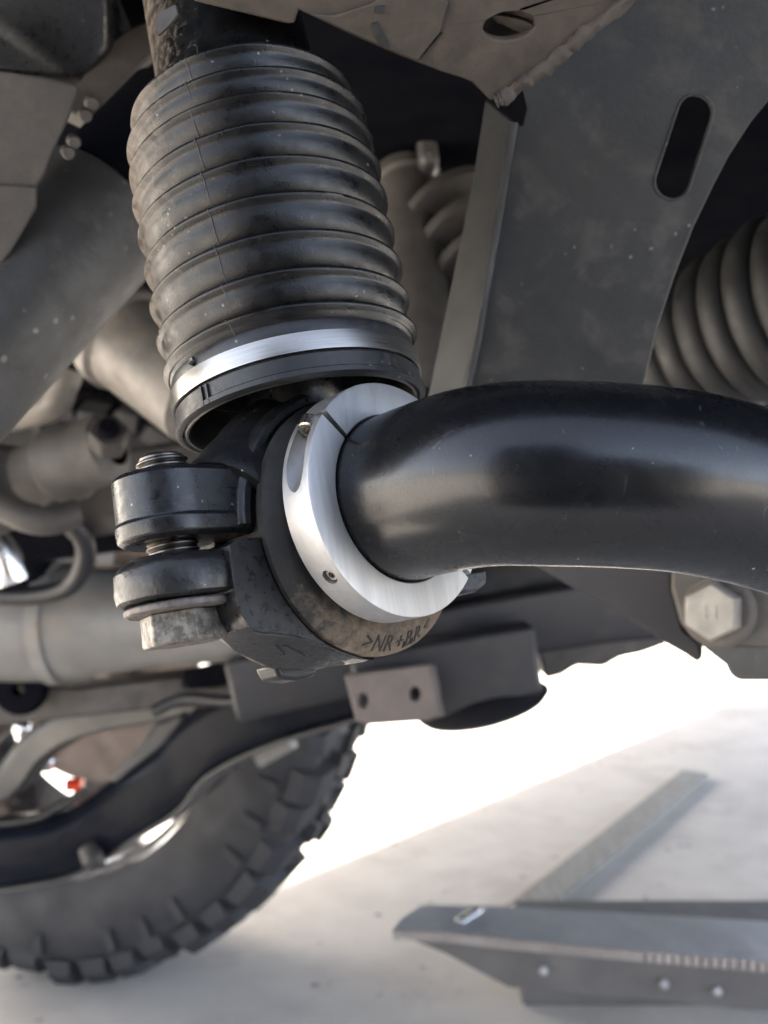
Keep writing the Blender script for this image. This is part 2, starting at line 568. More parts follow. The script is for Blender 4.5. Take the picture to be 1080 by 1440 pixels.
# ------------------------------------------------------------------ rubber boot
BB = P(418, 548, 0.262)
BT = P(322, 60, 0.2825)
b_ax = (BB - BT).normalized()
MB_ = frame(BT, b_ax, V((1, 0, 0)))
def t_at(py):
    lo, hi = -0.05, 0.2
    for _ in range(40):
        mid = (lo + hi) / 2
        p = BT + b_ax * mid
        y = 720 - (p.z - H) * F / p.y
        if y < py:
            lo = mid
        else:
            hi = mid
    return lo
boot = thing("rubber_boot", "dusty ribbed black rubber boot with a shiny band round its open lower end", "rubber boot", MB_)
cent = [166, 203, 238, 276, 318, 364, 412, 459, 503]
rad = [0.0306, 0.0328, 0.0334, 0.0336, 0.0336, 0.0335, 0.0335, 0.0335, 0.0335]
ts = [t_at(y) for y in cent]
tb0, tb1 = t_at(535), t_at(561)
prof = [(0.0215, -0.03), (0.0222, ts[0] - 0.009), (0.0228, ts[0] - 0.006)]
for i, (t, r) in enumerate(zip(ts, rad)):
    t2 = ts[i + 1] if i < 8 else tb0 - 0.0015
    L_ = t2 - t
    dep = 0.0026 if i else 0.0022
    lead = L_ if i else 0.006
    nxt = rad[i + 1] if i < 8 else 0.0322
    dep = 0.0034 if i else 0.0026
    prof += [(r - dep * 0.85, t - 0.0009), (r - dep * 0.3, t - 0.0006), (r + 0.0002, t - 0.0001), (r + 0.0005, t + 0.0004), (r + 0.0003, t + 0.0010), (r - 0.0004, t + 0.0016), (r - 0.0008, t + 0.0024),
             (r - 0.0009, t + L_ * 0.40), (r - 0.0014, t + L_ * 0.60), (r - 0.0022, t + L_ * 0.78), (r - dep * 0.92, t + L_ * 0.88), (nxt - dep, t + L_ * 0.905)]
wobn = lambda a, z, r: 0.00035 * mnoise.noise(V((math.cos(a) * 2, math.sin(a) * 2, z * 120)))
boot_prof = [(r, z) for r, z in prof]
bm = NB()
lathe(bm, prof, MB_, n=128, wob=wobn)
obj("bellows", bm, M_boot, boot, ang=50)
# lower collar of the boot
rb = 0.0322
te = t_at(590)
prof = [(rb - 0.0005, tb0 - 0.0035), (rb, tb0 - 0.002), (rb - 0.0004, tb0), (rb - 0.0004, tb1), (rb + 0.0002, tb1 + 0.0004), (rb + 0.0001, te - 0.0020),
        (rb + 0.0007, te - 0.0016), (rb + 0.0007, te - 0.0004), (rb + 0.0002, te), (rb - 0.0008, te + 0.0003), (rb - 0.0013, te - 0.0004), (rb - 0.0018, te + 0.0002),
        (rb - 0.0024, te + 0.0001), (rb - 0.0028, te - 0.001), (rb - 0.0030, tb0 - 0.008), (0.010, tb0 - 0.014)]
bm = NB()
lathe(bm, prof, MB_, n=128)
obj("lower_collar", bm, M_rub, boot, ang=40)
bm = NB()
prof = [(rb + 0.0002, tb0 + 0.0002), (rb + 0.0007, tb0 + 0.0003), (rb + 0.0008, (tb0 + tb1) / 2), (rb + 0.0007, tb1 - 0.0003), (rb + 0.0002, tb1 - 0.0002)]
lathe(bm, prof, MB_, n=128)
band = obj("band_clamp", bm, M_steel, boot, ang=40)
# moulded details: seam line down the folds, vent pip and lug
bm = NB()
tv = MB_.to_3x3().inverted() @ V((0, -1, 0))
a_seam = math.atan2(tv.y, tv.x) + 0.32
sp = [MB_ @ V(((r + 0.00004) * math.cos(a_seam), (r + 0.00004) * math.sin(a_seam), z)) for r, z in boot_prof[1:]]
sweep(bm, sp, 0.00016, n=6)
obj("mould_seam", bm, M_seam, boot)
bm = NB()
a_p = math.atan2(tv.y, tv.x) + 0.75
pm = frame(MB_ @ V((rb * math.cos(a_p), rb * math.sin(a_p), tb0 - 0.0016)), MB_.to_3x3() @ V((math.cos(a_p), math.sin(a_p), 0)))
lathe(bm, [(0.0002, 0.0003), (0.0005, 0.0005), (0.0009, 0.0006), (0.0011, 0.0001), (0.0012, -0.0006)], pm, n=16, caps=False)
obj("vent_pip", bm, M_rub, boot)
bm = NB()
for da in (-0.03, 0.03):
    a_l = math.atan2(tv.y, tv.x) + 0.66 + da
    lm = frame(MB_ @ V(((rb + 0.0002) * math.cos(a_l), (rb + 0.0002) * math.sin(a_l), (tb1 + te) / 2)), b_ax, MB_.to_3x3() @ V((math.cos(a_l), math.sin(a_l), 0)))
    box(bm, None, 0.0012, 0.0006, te - tb1 - 0.001, lm)
obj("moulded_rib", bm, M_rub, boot)

# ------------------------------------------------------------------ actuator rod coming out of the boot
rod_end = P(372, 668, 0.262)
bm = NB()
ro = BB + b_ax * 0.0
sweep(bm, [ro - b_ax * 0.03, ro - b_ax * 0.004, ro + b_ax * 0.002, rod_end], [0.0135, 0.0135, 0.0125, 0.0115], n=32)
obj("actuator_rod", bm, M_black, M=ro, label="glossy black rod emerging from the open mouth of the ribbed rubber boot", cat="rod")

# ------------------------------------------------------------------ aluminium split collar
collar = thing("split_collar", "brushed aluminium two piece split collar clamped round the thick black bar", "clamp collar", MC)
Ro, Ri, TH = 0.0284, 0.0201, 0.0092
cprof = [(Ri + 0.0004, 0), (Ro - 0.0005, 0), (Ro - 0.0001, -0.00015), (Ro, -0.0005), (Ro, -TH + 0.0004), (Ro - 0.0004, -TH), (Ri + 0.0003, -TH), (Ri, -TH + 0.0003), (Ri, -0.0004)]
def collar_half(a0, a1):
    bm = NB()
    lathe(bm, cprof, MC, n=72, a0=R(a0), a1=R(a1), closed=True)
    return obj("collar_half", bm, M_alu, collar, ang=30)
SPL = 136.0
h1 = collar_half(SPL + 1.7, SPL + 178.3)
h2 = collar_half(SPL - 178.3, SPL - 1.7)
# screw bores: tangential, entering through the rim of the big half
def bore(bm, ang, rr, z, tang, dia, depth, tilt=0.0):
    A = R(ang)
    c = V((rr * math.cos(A), rr * math.sin(A), z))
    tdir = V((-math.sin(A), math.cos(A), 0)) * tang
    tdir = (tdir + V((-math.cos(A), -math.sin(A), 0)) * tilt).normalized()
    f = frame(MC @ c, MC.to_3x3() @ tdir, a_ax)
    lathe(bm, [(dia / 2, -0.02), (dia / 2, depth)], f, n=28, caps=True)
    return f
ang_s = 144.0
cb = NB()
f1 = bore(cb, ang_s, Ro - 0.0013, -TH * 0.50, -1, 0.0060, 0.003)
cb2 = NB()
a2 = R(217.5)
f2 = frame(MC @ V((Ro * math.cos(a2), Ro * math.sin(a2), -0.0040)), MC.to_3x3() @ V((-math.cos(a2), -math.sin(a2), 0)), a_ax)
lathe(cb2, [(0.0019, -0.004), (0.0019, 0.0035)], f2, n=24, caps=True)
boolean(h1, [cb, cb2])
def cap_screw(f, r, z0, inward):
    bm = NB()
    s = inward
    n = 24
    prof = [(r * 0.45, z0 + s * 0.0016), (r * 0.5, z0), (r * 0.86, z0), (r, z0 + s * 0.0003), (r, z0 + s * 0.003)]
    lathe(bm, prof, f, n=n)
    lathe(bm, [(0.0001, z0 + s * 0.0016), (r * 0.45, z0 + s * 0.0016)], f, n=n)
    return obj("screw", bm, M_screw, collar)
cap_screw(f1, 0.0027, 0.0005, 1)
cap_screw(f2, 0.00165, 0.0008, 1)
# small end screw by the lower split
a3 = R(SPL - 178.7 - 2)

# ------------------------------------------------------------------ the bar
tt = -0.045
pts = [CC - a_ax * 0.056, CC - a_ax * 0.045, CC - a_ax * 0.02, CC, CC + a_ax * 0.008,
       P(652, 674, 0.2215), P(705, 667, 0.2165), P(770, 666, 0.214), P(850, 668, 0.2145), P(950, 676, 0.217), P(1030, 692, 0.221), P(1110, 716, 0.2255), P(1210, 758, 0.231), P(1400, 860, 0.242), P(1700, 1040, 0.26)]
bm = NB()
sweep(bm, spline(pts, 8), 0.0199, n=72)
obj("sway_bar", bm, M_bar, M=CC, label="thick glossy black sway bar bending away from the aluminium collar", cat="sway bar", ang=60)

# ------------------------------------------------------------------ bushing with moulded letters
BCu = inp(515, 738, -0.0165)
MBu = MC @ Matrix.Translation(V((BCu[0], BCu[1], 0)))
bush = thing("rubber_bushing", "dusty black rubber bushing with moulded lettering behind the aluminium collar", "bushing", MBu)
bprof = [(0.0203, -0.0125), (0.0282, -0.0130), (0.0296, -0.0140), (0.0308, -0.0150), (0.0316, -0.0156), (0.0326, -0.0166), (0.0327, -0.0186), (0.0312, -0.0192),
         (0.0308, -0.046), (0.0323, -0.047), (0.0323, -0.050), (0.0203, -0.052)]
bm = NB()
lathe(bm, bprof, MBu, n=120, wob=lambda a, z, r: 0.00025 * mnoise.noise(V((math.cos(a) * 3, math.sin(a) * 3, z * 80))) if r > 0.022 else 0)
obj("bushing_body", bm, M_bush, bush, ang=40)

def ang_of(px, py, t):
    q = inp(px, py, t)
    return math.atan2(q[1] - BCu[1], q[0] - BCu[0]), math.hypot(q[0] - BCu[0], q[1] - BCu[1])
def surf(r):
    for (r0, z0), (r1, z1) in zip(bprof[:5], bprof[1:6]):
        if r0 <= r <= r1:
            return z0 + (z1 - z0) * (r - r0) / (r1 - r0)
    return -0.0163
def ring_text(txt, size, a_left, a_right, r_base, name):
    bm = NB()
    for k, ch_ in enumerate(txt):
        cu = bpy.data.curves.new("txt", 'FONT')
        cu.body = ch_
        cu.size = size
        cu.extrude = 0.00015
        cu.resolution_u = 3
        to = bpy.data.objects.new("txt", cu)
        COL.objects.link(to)
        bpy.context.view_layer.update()
        me = bpy.data.meshes.new_from_object(to.evaluated_get(bpy.context.evaluated_depsgraph_get()))
        bpy.data.objects.remove(to)
        xs = [v.co.x for v in me.vertices]
        xm, wd = (min(xs) + max(xs)) / 2, max(xs) - min(xs)
        slot_w = (a_right - a_left) / len(txt)
        ac = a_left + slot_w * (k + 0.5)
        fit = min(1.0, 0.82 * slot_w * r_base / wd)
        for v in me.vertices:
            a = ac + (v.co.x - xm) * fit / r_base
            r = r_base - v.co.y
            v.co = MBu @ V((r * math.cos(a), r * math.sin(a), surf(r) + 0.00005 + v.co.z))
        bm.from_mesh(me)
        bpy.data.meshes.remove(me)
    return obj(name, bm, M_letter, bush, ang=30)
aL, rL = ang_of(507, 897, -0.0150)
aR, rR = ang_of(609, 888, -0.0150)
ring_text(">NR+BR<", 0.0053, aL, aR, 0.0317, "moulded_lettering")
aL, rL = ang_of(556, 904, -0.0165)
aR, rR = ang_of(580, 902, -0.0165)
ring_text("B2", 0.0022, aL, aR, 0.0318, "moulded_code")

# ------------------------------------------------------------------ cast clamp around the bushing
clamp = thing("bar_clamp", "black cast iron two piece clamp gripping the rubber bushing under the ribbed boot", "clamp", MC)
ub, _ = inp(247, 800, -0.0335)
TB = -0.0335
def wv(py, px=247):
    return inp(px, py, TB)[1]
MBo = MC @ Matrix.Translation(V((ub, 0, TB)))          # bolt frame: y = bolt axis (up)
Mup = MBo @ Matrix.Rotation(R(-90), 4, 'X')            # local z = w (up), x = u, y = -a... 
def stadium(r, ext, n=20):
    pts = [(r * math.cos(R(90) + math.pi * i / n), r * math.sin(R(90) + math.pi * i / n)) for i in range(n + 1)]
    return pts + [(ext, -r), (ext, r)]
# upper boss
w0, w1, w2, w3 = wv(764), wv(746), wv(735), wv(668)
bm = NB()
def st_loop(r, ext, z):
    return [Mup @ V((x, y, z)) for x, y in stadium(r, ext)]
RB = 0.0124
loft(bm, [st_loop(RB - 0.0016, 0.0195, w0), st_loop(RB - 0.0003, 0.0208, w0 + 0.0010), st_loop(RB, 0.021, w1), st_loop(RB, 0.021, w2 - 0.0004), st_loop(RB - 0.0004, 0.0206, w2),
          st_loop(RB - 0.0004, 0.0206, w3 - 0.0015), st_loop(RB - 0.0010, 0.0200, w3 - 0.0004), st_loop(RB - 0.0026, 0.0185, w3)])
boss = obj("upper_boss", bm, M_black, clamp, ang=25, bevel=0.0004)
# strap of the upper half and its arm
def strap(a0, a1, r0, r1, z0, z1, n=40):
    bm = NB()
    lathe(bm, [(r0, z0), (r1 - 0.001, z0), (r1, z0 - 0.001), (r1, z1), (r0, z1)], MBu, n=n, a0=R(a0), a1=R(a1), closed=True)
    return bm
obj("upper_strap", strap(70, 178, 0.0329, 0.0362, -0.0200, -0.045), M_cast, clamp, bevel=0.0004)
bm = NB()
q = lambda x, y, t: MC @ V((*inp(x, y, t), t))
sweep(bm, spline([q(322, 706, -0.030), q(345, 668, -0.031), q(372, 625, -0.032), q(405, 585, -0.034)], 6), [0.0125, 0.0128, 0.0128, 0.0126, 0.0124, 0.0122, 0.012, 0.0116, 0.0112, 0.0110, 0.0108, 0.0105, 0.0102, 0.010, 0.0098, 0.0096, 0.0094, 0.0092, 0.009][:19], n=24)
displace(bm, 0.0006, 120)
obj("upper_arm", bm, M_cast, clamp, ang=60)
# dark web joining boss and strap (behind the gap)
bm = NB()
prism(bm, pxs([(300, 742), (372, 720), (372, 766), (305, 772)], -0.034), MC, -0.034, -0.044)
obj("gap_web", bm, M_cast, clamp, bevel=0.0008)
# lug block on top of the strap
bm = NB()
prism(bm, pxs([(402, 572), (424, 549), (444, 545), (470, 556), (462, 585), (428, 600)], -0.0225), MC, -0.0225, -0.033)
obj("strap_lug", bm, M_cast, clamp, bevel=0.0009, seg=3)
# lower half: front plate
arc = [(MBu @ V((0.0332 * math.cos(R(a)), 0.0332 * math.sin(R(a)), -0.0178))) for a in range(184, 262, 6)]
arc = [MCi @ p for p in arc]
front = pxs([(420, 893), (392, 890), (366, 888), (352, 882), (342, 868), (334, 845), (328, 815), (324, 785), (323, 766), (330, 760), (346, 757)], -0.0178)
poly = front + [(p.x, p.y) for p in arc]
bm = NB()
prism(bm, poly, MC, -0.0178, -0.026)
obj("lower_front_plate", bm, M_black, clamp, bevel=0.0009)
# lower half: swept under-body, lofted from the front outline to a deeper one
outA = [(333, 800), (336, 850), (345, 880), (362, 893), (400, 896), (440, 900), (470, 911), (490, 918), (505, 921), (518, 922), (524, 917), (515, 902), (480, 860), (420, 800)]
outB = [(292, 800), (296, 860), (305, 892), (330, 915), (382, 940), (425, 941), (460, 938), (485, 935), (510, 931), (524, 926), (530, 918), (520, 900), (480, 850), (400, 800)]
outC = [(262, 800), (266, 840), (275, 868), (295, 893), (330, 913), (372, 924), (430, 926), (460, 925), (490, 922), (510, 916), (516, 908), (505, 892), (460, 840), (370, 800)]
bm = NB()
# carve the loft so that it stays outside the bushing: clip inner points to radius 0.034
def clip(lst, t):
    o_ = []
    for p in pxs(lst, t):
        d = V((p[0] - BCu[0], p[1] - BCu[1], 0))
        if d.length < 0.0333:
            d = d.normalized() * 0.0333
        o_.append(MC @ V((BCu[0] + d.x, BCu[1] + d.y, t)))
    return o_
loft(bm, [clip(outA, -0.0192), clip(outB, -0.030), clip(outC, -0.046)])
under = obj("lower_half", bm, M_cast, clamp, bevel=0.0008, seg=3, ang=50)
# lower ear with the bolt hole
e0, e1 = wv(846), wv(786)
bm = NB()
RE = 0.0136
loft(bm, [st_loop(RE - 0.0012, 0.0205, e0), st_loop(RE + 0.0001, 0.021, e0 + 0.0008), st_loop(RE + 0.0004, 0.021, e0 + 0.0030), st_loop(RE + 0.0003, 0.021, e1 - 0.0028), st_loop(RE - 0.0006, 0.021, e1 - 0.0012), st_loop(RE - 0.0024, 0.0205, e1)])
displace(bm, 0.0004, 150, 3)
obj("lower_ear", bm, M_cast, clamp, ang=45, bevel=0.0005)
# chevron mark on the under-body
bt = bmesh.new()
bt.from_mesh(under.data)
bt.transform(MC)
tree = BVHTree.FromBMesh(bt)
bm = NB()
def hit(px, py, lift=0.0):
    h = tree.ray_cast(CAMO, ray(px, py).normalized())
    return (h[0] + h[1] * lift) if h[0] else None
for (xa, ya, xb, yb) in ((388, 907, 399, 921), (399, 908, 428, 922)):
    pa, pb = hit(xa, ya, 0.0), hit(xb, yb, 0.0)
    if pa and pb:
        sweep(bm, [pa, pb], 0.00028, n=6)
bt.free()
if bm.verts:
    obj("chevron_mark", bm, M_black, clamp)
else:
    bm.free()
# tail lug low on the far side, and small tab below
bm = NB()
prism(bm, pxs([(630, 806), (684, 798), (686, 820), (672, 832), (648, 836)], -0.020), MC, -0.020, -0.03)
obj("side_lug", bm, M_black, clamp, bevel=0.0012, seg=3)
bm = NB()
prism(bm, [(x, y) for x, y in pxs([(384, 934), (450, 934), (444, 951), (420, 957), (395, 955)], -0.036)], MC, -0.036, -0.044)
obj("bottom_tab", bm, M_cast, clamp, bevel=0.001)

# ------------------------------------------------------------------ clamp bolt
bolt = thing("hex_bolt", "worn zinc hex bolt passing up through the ears of the black clamp", "bolt", Mup)
def thread(r, z0, z1, pitch, M):
    bm = NB()
    turns = (z1 - z0) / pitch
    n = 28
    cnt = int(turns * n)
    rows = []
    for i in range(cnt + 1):
        a = 2 * math.pi * i / n
        z = z0 + pitch * i / n
        row = []
        for dr, dz in ((-0.0007, -0.5), (0.0, -0.1), (0.0, 0.1), (-0.0007, 0.5)):
            row.append(bm.verts.new(M @ V(((r + dr) * math.cos(a), (r + dr) * math.sin(a), z + dz * pitch))))
        rows.append(row)
    for i in range(cnt):
        for k in range(3):
            bm.faces.new((rows[i][k], rows[i + 1][k], rows[i + 1][k + 1], rows[i][k + 1]))
    lathe(bm, [(r - 0.00075, z0), (r - 0.00075, z1 + pitch * 0.5), (r - 0.0016, z1 + pitch)], M, n=28, caps=True)
    return bm
RT = 0.0060
obj("threaded_shank", thread(RT, wv(800), wv(738), 0.0014, Mup), M_thread, bolt, ang=25)
obj("thread_end", thread(RT, wv(690), wv(650), 0.0014, Mup), M_thread, bolt, ang=25)
bm = NB()
wz0, wz1 = wv(862), wv(849)
lathe(bm, [(0.003, wz0), (0.0118, wz0), (0.0126, wz0 + 0.0005), (0.0126, wz1 - 0.0004), (0.0120, wz1), (0.003, wz1)], Mup, n=56)
obj("washer", bm, M_washer, bolt, bevel=0.0002)
hz0, hz1 = wv(908), wv(862)
bm = NB()
hr = R(13)
def hloop(r, z):
    return [Mup @ V((x, y, z)) for x, y in hexagon(r, hr)]
loft(bm, [hloop(0.0092, hz0), hloop(0.0098, hz0 + 0.0006), hloop(0.0096, hz1)])
obj("bolt_head", bm, M_bolt, bolt, bevel=0.00045, seg=2, ang=20)
bm = NB()
lathe(bm, [(0.0098, hz1 + 0.0002), (0.0112, hz1 + 0.0004), (0.0114, hz1 + 0.0010), (0.004, hz1 + 0.0012)], Mup, n=48)
obj("flange", bm, M_washer, bolt)

# ------------------------------------------------------------------ frame bracket with the slot
fb_n = V((-0.10, -0.95, -0.28)).normalized()
fb_o = P(820, 300, 0.325)
Mfb = frame(fb_o, fb_n, V((1, 0, 0)))
fb = thing("frame_bracket", "large dark gusset plate with a long slot, behind the black sway bar", "bracket", Mfb)
pl = lambda x, y: on_plane(x, y, fb_o, fb_n)
outline = [(722, 172), (735, 178), (742, 150), (735, 122), (720, 112), (860, -10), (980, -120), (1240, -120), (1180, 20), (1082, 140), (1056, 172), (1026, 218), (1003, 262), (976, 318), (950, 385), (925, 460), (905, 545), (890, 640), (880, 700), (620, 700), (655, 552), (684, 400), (706, 270)]
slot = slot_px(978, 158, 946, 255, 24)
bm = NB()
slab(bm, [pl(x, y) for x, y in outline], -fb_n * 0.0035, [[pl(x, y) for x, y in slot]])
obj("gusset_plate", bm, M_frame, fb, bevel=0.0006)
# pressed rim round the slot
bm = NB()
rim = [pl(x, y) + fb_n * 0.0002 for x, y in slot_px(978, 158, 946, 255, 25.5, 14)]
sweep(bm, rim + [rim[0], rim[1]], 0.0004, n=8, cap=False)
obj("slot_rim", bm, M_frame, fb)
# bent flange along the inner edge
fe = [(722, 172), (706, 270), (684, 400), (655, 552), (620, 700)]
fl = [(682, 138), (664, 255), (637, 385), (603, 548), (565, 700)]
bm = NB()
A = [pl(x, y) for x, y in fe]
Bq = []
for x, y in fl:
    p = pl(x, y)
    d = p.y + 0.014
    Bq.append(P(x, y, d))
for i in range(len(A) - 1):
    pass
nA = [bm.verts.new(p) for p in A]
nB = [bm.verts.new(p) for p in Bq]
off = V((0.0025, 0.003, 0))
nC = [bm.verts.new(p + off) for p in A]
nD = [bm.verts.new(p + off) for p in Bq]
for i in range(len(A) - 1):
    bm.faces.new((nA[i], nA[i + 1], nB[i + 1], nB[i]))
    bm.faces.new((nC[i], nD[i], nD[i + 1], nC[i + 1]))
    bm.faces.new((nB[i], nB[i + 1], nD[i + 1], nD[i]))
    bm.faces.new((nA[i], nC[i], nC[i + 1], nA[i + 1]))
bm.faces.new((nA[0], nB[0], nD[0], nC[0]))
bm.faces.new((nA[-1], nC[-1], nD[-1], nB[-1]))
obj("side_flange", bm, M_flange, fb, bevel=0.0008)
bm = NB()
sweep(bm, spline([p + fb_n * 0.0003 for p in A], 6), 0.0016, n=10)
displace(bm, 0.0005, 200)
obj("bend_edge", bm, M_flange, fb)
# ------------------------------------------------------------------ cross member above
cm_n = V((0.10, -0.70, -0.71)).normalized()
cm_o = P(560, 60, 0.262)
Mcm = frame(cm_o, cm_n, V((1, 0, 0)))
cmt = thing("cross_member", "mud caked brown steel cross member overhead with an oval hole", "cross member", Mcm)
cp = lambda x, y: on_plane(x, y, cm_o, cm_n)
outl = [(262, -60), (272, 2), (330, 16), (404, 34), (414, 33), (420, 14), (436, 22), (500, 52), (560, 78), (620, 101), (652, 111), (664, 116), (676, 128), (690, 142), (712, 136), (740, 112), (800, 62), (880, 0), (950, -60)]
hole = ellipse_px(716, 37, 37, 20, -8)
slit = [(585, 79), (590, 82), (620, 47), (616, 43)]
bm = NB()
slab(bm, [cp(x, y) for x, y in outl], -cm_n * 0.004, [[cp(x, y) for x, y in hole], [cp(x, y) for x, y in slit]])
obj("lower_skin", bm, M_cross, cmt, bevel=0.0008)
bm = NB()
h2_ = [cp(x, y) - cm_n * 0.010 for x, y in ellipse_px(716, 37, 60, 40, -8)]
slab(bm, h2_, -cm_n * 0.002)
obj("inner_skin", bm, M_cross, cmt)
bm = NB()
cst = cp(735, 52) - cm_n * 0.007
fr_ = frame(cst, V((0.3, -0.3, 0.9)), V((1, 0, 0)))
for k in range(3):
    lathe(bm, [(0.0060, -0.0004 + k * 0.0022), (0.0075, 0.0004 + k * 0.0022), (0.0060, 0.0012 + k * 0.0022)], fr_, n=24, caps=True)
obj("captive_nut", bm, M_cross, cmt)
# raised front lip of the lower skin: second layer edge
bm = NB()
lay = [(436, 18), (470, 20), (520, 4), (560, -20), (630, 0), (618, 44), (586, 84), (560, 74), (500, 48)]
slab(bm, [cp(x, y) + cm_n * 0.0012 for x, y in lay], -cm_n * 0.0010)
obj("patch_plate", bm, M_cross, cmt, bevel=0.0004)
bm = NB()
wl = spline([cp(x, y) + cm_n * 0.0004 for x, y in ((696, 142), (712, 134), (742, 112), (778, 86), (815, 52), (870, 8), (930, -45))], 10)
sweep(bm, wl, [0.0018 + 0.0002 * math.sin(i * 1.7) for i in range(len(wl))], n=12)
displace(bm, 0.0012, 210)
displace(bm, 0.0006, 600, 5)
obj("weld_bead", bm, M_weld, cmt)
# smudges of fresh mud are in the material; the grey patch strip:
bm = NB()
for pp in (((522, 30), (530, 28), (548, 62), (541, 66), (528, 48)), ((528, 6), (540, 4), (538, 16), (529, 16))):
    slab(bm, [cp(x, y) + cm_n * 0.0016 for x, y in pp], -cm_n * 0.0008)
obj("dried_tar", bm, M_frame, cmt)

# torn sleeve at the top of the boot
bm = NB()
slab(bm, [P(x, y, 0.249) for x, y in ((222, 20), (246, 6), (250, 20), (238, 34), (222, 50), (220, 36))], V((0, 0.002, 0.0006)))
displace(bm, 0.0006, 200)
obj("torn_sleeve", bm, M_tan, M=P(235, 25, 0.249), label="torn scrap of pale sleeve at the neck of the ribbed rubber boot", cat="sleeve")

# ------------------------------------------------------------------ second bellows beyond the bracket
o2 = P(925, 505, 0.56)
e2 = P(1180, 405, 0.47)
M2 = frame(o2, (e2 - o2).normalized(), V((0, 0, 1)))
L2 = (e2 - o2).length
prof = [(0.020, -0.03)]
nr = 9
for i in range(nr + 12):
    t = -0.022 + i * 0.0165
    r = 0.034 + 0.0021 * i
    r = min(r, 0.047)
    prof += [(r - 0.005, t), (r - 0.0015, t + 0.0018), (r, t + 0.0052), (r, t + 0.0092), (r - 0.0016, t + 0.0134), (r - 0.005, t + 0.0152)]
prof += [(0.03, t + 0.02)]
bm = NB()
lathe(bm, prof, M2, n=96)
obj("ribbed_gaiter", bm, M_gait, M=M2, label="dull grey ribbed gaiter beyond the slotted gusset plate", cat="rubber gaiter", ang=50)

# ------------------------------------------------------------------ dusty tube and plate on the far side of the boot
d0 = P(150, 292, 0.385)
d1 = P(-50, 505, 0.355)
Md = frame(d1, (d0 - d1).normalized(), V((1, 0, 0)))
Ld = (d0 - d1).length
tube = thing("dusty_cylinder", "large dusty dark cylinder slanting beside the ribbed rubber boot", "cylinder", Md)
bm = NB()
lathe(bm, [(0.001, -0.06), (0.0275, -0.06), (0.0285, Ld - 0.002), (0.0280, Ld), (0.0265, Ld + 0.0012), (0.026, Ld + 0.0012)], Md, n=72)
obj("barrel", bm, M_pipe, tube)
bm = NB()
lathe(bm, [(0.0262, Ld - 0.001), (0.0262, Ld + 0.02), (0.0262, Ld + 0.05), (0.02, Ld + 0.055)], Md, n=64)
obj("upper_sleeve", bm, M_dark, tube)

bm = NB()
pn = V((0.35, -0.85, -0.40)).normalized()
po = P(40, 220, 0.33)
pp = lambda x, y: on_plane(x, y, po, pn)
slab(bm, [pp(x, y) for x, y in ((-140, 92), (0, 100), (60, 108), (108, 118), (112, 128), (98, 165), (84, 195), (60, 252), (52, 262), (52, 292), (40, 312), (18, 350), (0, 374), (-140, 500))], -pn * 0.003)
sp_ = thing("splash_plate", "brownish dusty splash plate beside the top of the slanting dark cylinder", "plate", frame(po, pn))
obj("panel", bm, M_plate, sp_, bevel=0.003, seg=4)
bm = NB()
slab(bm, [pp(x, y) + pn * 0.0015 for x, y in ((-140, 250), (0, 258), (52, 262), (52, 292), (40, 312), (18, 350), (0, 374), (-140, 500))], -pn * 0.002)
obj("pressed_step", bm, M_plate, sp_, bevel=0.002, seg=4)
bm = NB()
for k, (x, y) in enumerate(((112, 152), (122, 135), (96, 190), (88, 205))):
    q_ = frame(pp(x, y) + V((0, 0.006, 0)), pn)
    lathe(bm, [(0.001, 0.003), (0.0018, 0.003), (0.0024, 0.001), (0.0024, -0.004)], q_, n=12, caps=True)
obj("clip_stud", bm, M_plate, sp_)

# curved stay above it
bm = NB()
pth = spline([P(250, 48, 0.44), P(205, 62, 0.44), P(168, 92, 0.43), P(135, 135, 0.42), P(112, 172, 0.41)], 6)
sweep(bm, pth, 0.0065, prof=[(-1.2, -0.5), (1.2, -0.5), (1.2, 0.5), (-1.2, 0.5)], up=V((0.4, -0.8, 0.4)))
obj("curved_stay", bm, M_plate, M=P(168, 92, 0.43), label="brownish curved stay running behind the neck of the ribbed boot", cat="stay", bevel=0.0012)

# dark blue-black box at the very top
bm = NB()
bx = [P(-150, -60, 0.36), P(150, -60, 0.40), P(150, 70, 0.42), P(118, 118, 0.42), P(-150, 95, 0.36)]
slab(bm, bx, V((0.0, 0.08, 0.03)))
obj("dark_housing", bm, M_black, M=P(40, 40, 0.38), label="smooth blue-black housing above the brownish splash plate", cat="housing", bevel=0.004, seg=3)

# ------------------------------------------------------------------ blurred parts between boot and bracket
s0, s1 = P(572, 250, 0.62), P(590, 470, 0.56)
Ms = frame(s0, (s1 - s0).normalized())
ls = (s1 - s0).length
shock = thing("shock_body", "dull beige damper body between the ribbed boot and the gusset plate", "damper", Ms)
bm = NB()
lathe(bm, [(0.004, -0.004), (0.018, -0.003), (0.0215, 0.001), (0.0215, 0.008), (0.0185, 0.010), (0.0185, ls + 0.05)], Ms, n=40)
obj("tube", bm, M_tan, shock)
bm = NB()
for k in range(4):
    sh = 0.030 + k * 0.022
    lathe(bm, [(0.0185, sh), (0.034, sh + 0.003), (0.034, sh + 0.009), (0.0185, sh + 0.012)], Matrix.Translation(V((0.012, 0, 0))) @ Ms @ Matrix.Rotation(R(22), 4, 'Y'), n=40)
obj("coil", bm, M_brownm, shock)
bm = NB()
box(bm, None, 0.022, 0.02, 0.036, frame(P(590, 140, 0.6), V((0.1, 0.2, 1))))
box(bm, None, 0.012, 0.02, 0.03, frame(P(600, 210, 0.6), V((-0.1, 0.2, 1))))
obj("mount_block", bm, M_pipe, shock, bevel=0.004)

